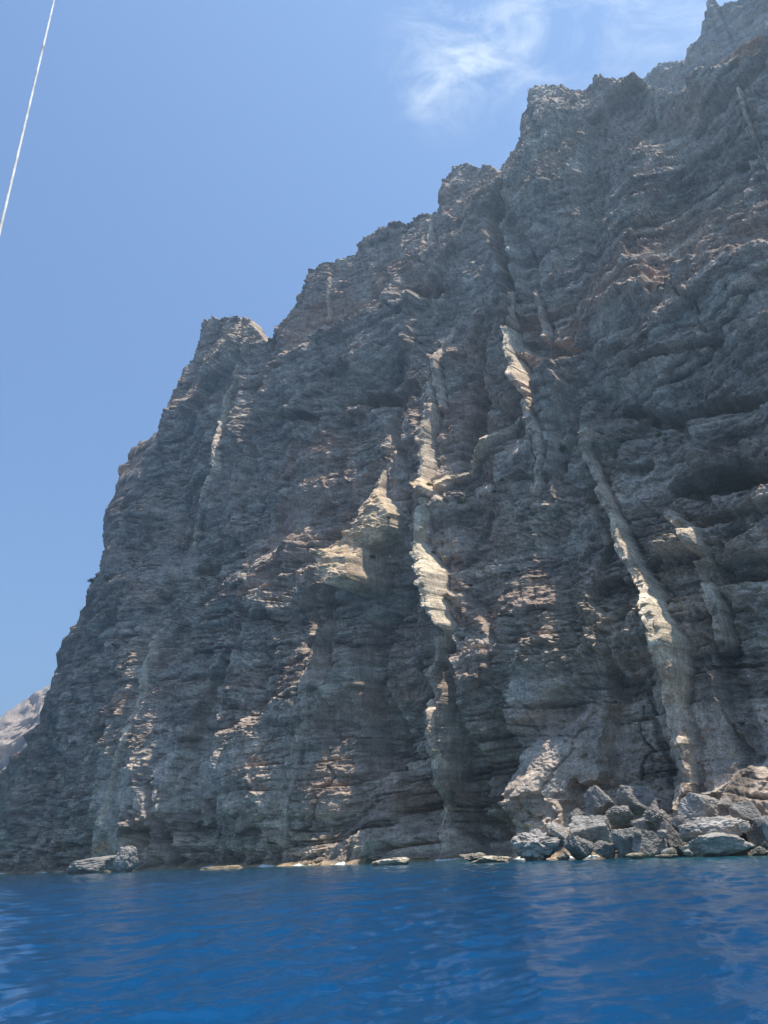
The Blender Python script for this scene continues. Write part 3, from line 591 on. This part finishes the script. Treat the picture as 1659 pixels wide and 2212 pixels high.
def boulder(name, x, y, w, h, off, seed, label, tone=0.2, depth=0.8, knob=0.1, strat=0.0, warm=0.0, group='boulders fallen at the foot of the cliff', rz=None):
    """x, y: middle of the rock on its sight line, off: metres behind (-: seaward of) the mean wall"""
    c = hit(x, y, off, False); t_ = (c - EYE) @ FWD; mx_ = t_ / FPX
    W_, H_ = w * mx_, h * mx_ * 1.06
    sub = 5 if w > 26 else 3
    p, f = rock_mesh(seed, 26, knob * 1.5, strat, sub) if knob > 0.15 else rock_mesh(seed, 9, knob * 0.95, strat * 0.6, sub)
    p = p / np.ptp(p, axis=0)[None] * np.array([W_, W_ * depth, H_])[None]
    r = np.random.RandomState(seed)
    a = math.atan2(c[0], c[1]); a = -a
    R = np.array([[math.cos(a), -math.sin(a), 0], [math.sin(a), math.cos(a), 0], [0, 0, 1]]); p = p @ R.T
    tone = tone * 1.6; cc = np.array([tone * (1.06 + warm), tone * (0.96 + 0.55 * warm), tone * (0.85 - 0.25 * warm)])
    vv = 0.75 + 0.5 * (0.5 + 0.5 * fbm(p[:, 0] / 2, p[:, 2] / 1.5 + p[:, 1] / 2, 3, seed % 30))
    tn = cc[None] * vv[:, None]
    wet = np.exp(-(np.maximum(p[:, 2] + c[2], 0) / 0.7) ** 2)[:, None]
    tn = tn * (1 - 0.8 * wet) + np.array([0.22, 0.165, 0.09])[None] * 0.8 * wet
    o = mesh_np(name, p, f, BOULDER, tn); o.location = c
    return tag(o, label, 'rock' if name != 'boulder' else 'boulder', group)
BL = [  # x, y, w, h, off, seed, tone, depth, knob, strat, label
    (1160, 1828, 118, 66, -17, 11, .24, .9, .17, 0, 'knobbly pale cone-shaped boulder at the left end of the pile'),
    (1214, 1806, 58, 48, -15, 12, .22, .9, .14, 0, 'rough boulder tucked behind the knobbly cone-shaped one'),
    (1253, 1836, 68, 46, -19, 13, .13, .9, .14, 0, 'dark rounded boulder right of the knobbly cone'),
    (1283, 1793, 96, 66, -15, 14, .22, .9, .09, .02, 'large angular boulder above the dark rounded one'),
    (1310, 1838, 50, 40, -19, 15, .15, .9, .14, 0, 'small dark pitted boulder at the waterline in the middle'),
    (1352, 1820, 56, 78, -18, 16, .17, .9, .09, .02, 'tall narrow boulder left of the square dark block'),
    (1400, 1826, 76, 68, -19, 17, .15, .9, .08, .02, 'square dark block at the waterline'),
    (1345, 1764, 60, 40, -11, 18, .17, .9, .12, 0, 'middling boulder on top of the tall narrow one'),
    (1296, 1735, 62, 62, -9, 19, .15, .9, .10, 0, 'leaning dark boulder topping the left of the pile'),
    (1372, 1726, 90, 62, -8, 20, .16, .9, .09, 0, 'smooth wedge-shaped boulder highest on the pile'),
    (1420, 1768, 66, 50, -12, 21, .17, .9, .16, 0, 'rubbly boulder in the middle of the pile'),
    (1456, 1822, 66, 72, -16, 22, .13, .9, .12, 0, 'dark boulder wedged beside the great flat slab'),
    (1552, 1830, 152, 52, -21, 23, .23, .7, .06, .05, 'great flat pale slab at the waterline'),
    (1548, 1797, 146, 54, -17, 24, .24, .7, .07, .05, 'upper layered slab lying on the great flat one'),
    (1512, 1748, 96, 66, -12, 25, .20, .9, .09, .02, 'rounded boulder resting above the upper slab'),
    (1566, 1744, 60, 46, -9, 26, .15, .9, .10, 0, 'grey boulder behind the slabs'),
    (1616, 1758, 66, 58, -14, 27, .17, .9, .08, .02, 'blocky boulder near the right edge'),
    (1640, 1812, 52, 66, -17, 28, .10, .9, .12, 0, 'black boulder in the gap right of the slabs'),
    (1672, 1798, 40, 90, -22, 29, .22, .9, .07, .03, 'upright boulder cut by the right edge'),
    (1215, 1850, 30, 18, -21, 30, .16, .9, .14, 0, 'little dark rock awash in front of the pile'),
    (1470, 1782, 40, 34, -13, 31, .16, .9, .14, 0, 'small rubbly boulder left of the upper slab'),
    (1446, 1844, 34, 26, -21, 32, .2, .9, .12, 0, 'small round rock at the foot of the dark wedged boulder'),
    (1636, 1842, 44, 22, -23, 33, .14, .9, .12, 0, 'low dark rock at the right waterline'),
    (1245, 1770, 46, 38, -10, 34, .15, .9, .14, 0, 'small boulder on the left shoulder of the pile'),
    (1318, 1762, 30, 26, -12, 35, .2, .9, .14, 0, 'pale stone lodged between larger boulders'),
    (1384, 1784, 40, 30, -14, 36, .18, .9, .14, 0, 'rubble stone above the square dark block'),
]
for (x, y, w, h, off, sd, tone, dp, kn, st, lab) in BL:
    boulder('boulder', x, y, w, h, off, sd, lab, tone, dp, kn, st)
for k, (x, y, w_, h_, off, lab) in enumerate([
    (1236, 1812, 22, 18, -21, 'small grey stone right of the knobbly cone-shaped boulder'), (1330, 1800, 20, 16, -20, 'small stone left of the tall narrow boulder top'),
    (1378, 1800, 18, 16, -21, 'small stone between the tall narrow boulder and the square block'), (1432, 1800, 22, 18, -20, 'small stone on the right corner of the square dark block'),
    (1486, 1842, 20, 14, -25, 'small stone at the left end of the great flat slab'), (1606, 1786, 24, 20, -20, 'small stone on the right end of the upper slab')]):
    boulder('stone', x, y, w_, h_, off, 200 + k, lab, .14 + .02 * k, .9, .12, 0, group='loose stones among the boulders')
boulder('tidal_rock', 845, 1866, 86, 28, -24, 51, 'low yellow rock standing alone at the waterline', .36, .8, .12, .03, .15, 'tide rocks along the waterline')
boulder('tidal_rock', 1072, 1857, 96, 18, -22, 52, 'low yellow shelf left of the boulder pile', .36, .7, .14, .03, .15, 'tide rocks along the waterline')
boulder('tidal_rock', 1030, 1851, 60, 16, -13, 53, 'brown rubble behind the low yellow shelf', .2, .8, .16, 0, .1, 'tide rocks along the waterline')
boulder('tidal_rock', 204, 1872, 138, 50, -26, 54, 'long whale-backed grey rock at the left waterline', .17, .5, .08, .04, 0, 'tide rocks along the waterline')
boulder('tidal_rock', 274, 1858, 54, 60, -22, 55, 'stubby grey rock right of the whale-backed one', .20, .8, .08, .04, 0, 'tide rocks along the waterline')
boulder('tidal_rock', 480, 1876, 100, 12, -18, 56, 'thin brown ledge awash under the left cliff', .18, .6, .12, 0, .2, 'tide rocks along the waterline')
boulder('tidal_rock', 1370, 1848, 46, 9, -24, 57, 'flat tan rock awash before the square block', .28, .8, .12, 0, .2, 'tide rocks along the waterline')
boulder('tidal_rock', 1440, 1850, 50, 9, -25, 58, 'flat tan rock awash left of the great slab', .28, .8, .12, 0, .2, 'tide rocks along the waterline')

# ------------------------------------------------------------------ shrubs
LEAF, t, p, o = new_mat('leaf'); p.inputs['Base Color'].default_value = (0.085, 0.12, 0.03, 1); p.inputs['Roughness'].default_value = 0.7
t.links.new(mul(t, noise(t, 1.5), 1.0), N(t, 'ShaderNodeMath').inputs[0])
STEM, t, p, o = new_mat('twig'); p.inputs['Base Color'].default_value = (0.12, 0.085, 0.05, 1)
def shrub(x, y, size, seed, label):
    c = on_cliff(x, y) + np.array([0, 0, -0.1]); r = np.random.RandomState(seed)
    e = bpy.data.objects.new('shrub', None); COL.objects.link(e); e.location = c; e.empty_display_size = 0.3
    tag(e, label, 'shrub', 'shrubs on the ledges')
    n = 420; u = r.randn(n, 3); u /= np.linalg.norm(u, axis=1, keepdims=True); u[:, 2] = np.abs(u[:, 2])
    cen = u * (r.rand(n, 1) ** 0.4) * np.array([[1, 1, .8]]) * size * (0.75 + 0.35 * r.rand(n, 1)); cen[:, 1] -= size * .3
    a = r.randn(n, 3); a /= np.linalg.norm(a, axis=1, keepdims=True); b = np.cross(a, r.randn(n, 3)); b /= np.linalg.norm(b, axis=1, keepdims=True)
    L_ = size * 0.14
    q = np.stack([cen - a * L_, cen + b * L_ * .5, cen + a * L_, cen - b * L_ * .5], 1).reshape(-1, 3)
    mesh_np('foliage', q, np.arange(n * 4).reshape(-1, 4), LEAF, None, e)
    pts, fc = [], []
    for k in range(7):
        tip = u[k] * size * .8 + np.array([0, -size * .3, 0]); b0 = len(pts); w = size * .03
        pts += [(-w, 0, 0), (w, 0, 0), (0, w, 0), tuple(tip)]; fc += [(b0, b0 + 1, b0 + 3), (b0 + 1, b0 + 2, b0 + 3), (b0 + 2, b0, b0 + 3)]
    mesh_np('stem', np.array(pts), np.array(fc), STEM, None, e)
for k, (x, y, sz_, lab) in enumerate([(994, 1084, 1.5, 'bright green shrub on the grass shelf right of the central dike'), (926, 1046, 1.2, 'small shrub at the neck of the central dike'),
        (842, 1118, 1.0, 'small shrub high on the dry grass slope'), (812, 1206, 1.3, 'low shrub at the foot of the dry grass slope'), (190, 1243, 2.2, 'lone shrub against the sky on the left profile'),
        (1086, 1042, 1.0, 'small shrub on the ledge under the slanting dike'), (1069, 1062, 0.9, 'tiny shrub at the right tip of the grass shelf'), (1212, 972, 1.3, 'dull green shrub between the crooked dike and the broad leaning dike'), (1421, 940, 1.2, 'dull green shrub on the ledge below the upper dark slot'), (938, 1192, 0.8, 'tuft of green on the sunlit central dike')]):
    shrub(x, y, sz_, 70 + k, lab)

# ------------------------------------------------------------------ stay rope of the boat
ROPE, t, p, o = new_mat('cream_rope')
mxr = N(t, 'ShaderNodeMix', data_type='RGBA'); t.links.new(rng_(t, noise(t, 6, (1, 1, 1), 4, .6), 0.45, 0.75, 0, 1), mxr.inputs[0])
mxr.inputs[6].default_value = (0.82, 0.79, 0.72, 1); mxr.inputs[7].default_value = (0.36, 0.28, 0.20, 1); t.links.new(mxr.outputs[2], p.inputs['Base Color']); p.inputs['Roughness'].default_value = 0.85
q0, q1 = ray(0, 497), ray(118, -4); T0 = 2.9
T1 = T0 * (q0[1] - 0.24 * q0[2]) / (q1[1] - 0.24 * q1[2])      # leans a little away from the viewer as it rises
a0_ = EYE + q0 * T0; a1 = EYE + q1 * T1
dr = a1 - a0_; p0, p1 = a0_ - dr * 1.5, a1 + dr * 2.2
nseg, ns = 900, 12
ax = (p1 - p0) / np.linalg.norm(p1 - p0); e1 = np.cross(ax, [0, 0, 1.0]); e1 /= np.linalg.norm(e1); e2 = np.cross(ax, e1)
tt = np.linspace(0, 1, nseg); ln = np.linalg.norm(p1 - p0); an = np.linspace(0, 2 * np.pi, ns, endpoint=False)
T, A_ = np.meshgrid(tt, an, indexing='ij'); rad = 0.0053 * (1 + 0.10 * np.cos(3 * A_ + T * ln / 0.05 * 2 * np.pi / 3))
q = p0[None, None] + (p1 - p0)[None, None] * T[..., None] + rad[..., None] * (np.cos(A_)[..., None] * e1 + np.sin(A_)[..., None] * e2)
i = np.arange(nseg - 1)[:, None] * ns; j = np.arange(ns)[None]; jn = (j + 1) % ns
fr = np.stack([i + j, i + jn, i + ns + jn, i + ns + j], -1).reshape(-1, 4)
rope = mesh_np('rope', q.reshape(-1, 3), fr, ROPE, smooth=True)
tag(rope, 'thin cream stay rope of the boat against the blue sky', 'rope')

# ------------------------------------------------------------------ air
import bmesh
bm = bmesh.new(); bmesh.ops.create_cube(bm, size=1.0)
for vtx in bm.verts: vtx.co = Vector((vtx.co.x * 8400, vtx.co.y * 8400, -6 if vtx.co.z < 0 else 690))
me = bpy.data.meshes.new('haze'); bm.to_mesh(me); bm.free()
hm = bpy.data.materials.new('sea_air'); hm.use_nodes = True; t = hm.node_tree; t.nodes.clear()
ho = N(t, 'ShaderNodeOutputMaterial'); hv = N(t, 'ShaderNodeVolumePrincipled'); t.links.new(hv.outputs[0], ho.inputs['Volume'])
hv.inputs['Color'].default_value = (0.52, 0.75, 1.0, 1); hv.inputs['Density'].default_value = HAZE; hv.inputs['Anisotropy'].default_value = 0.5
me.materials.append(hm); hz_o = bpy.data.objects.new('haze', me); COL.objects.link(hz_o)
tag(hz_o, 'pale blue sea haze veiling the far rock', 'haze', kind='stuff')
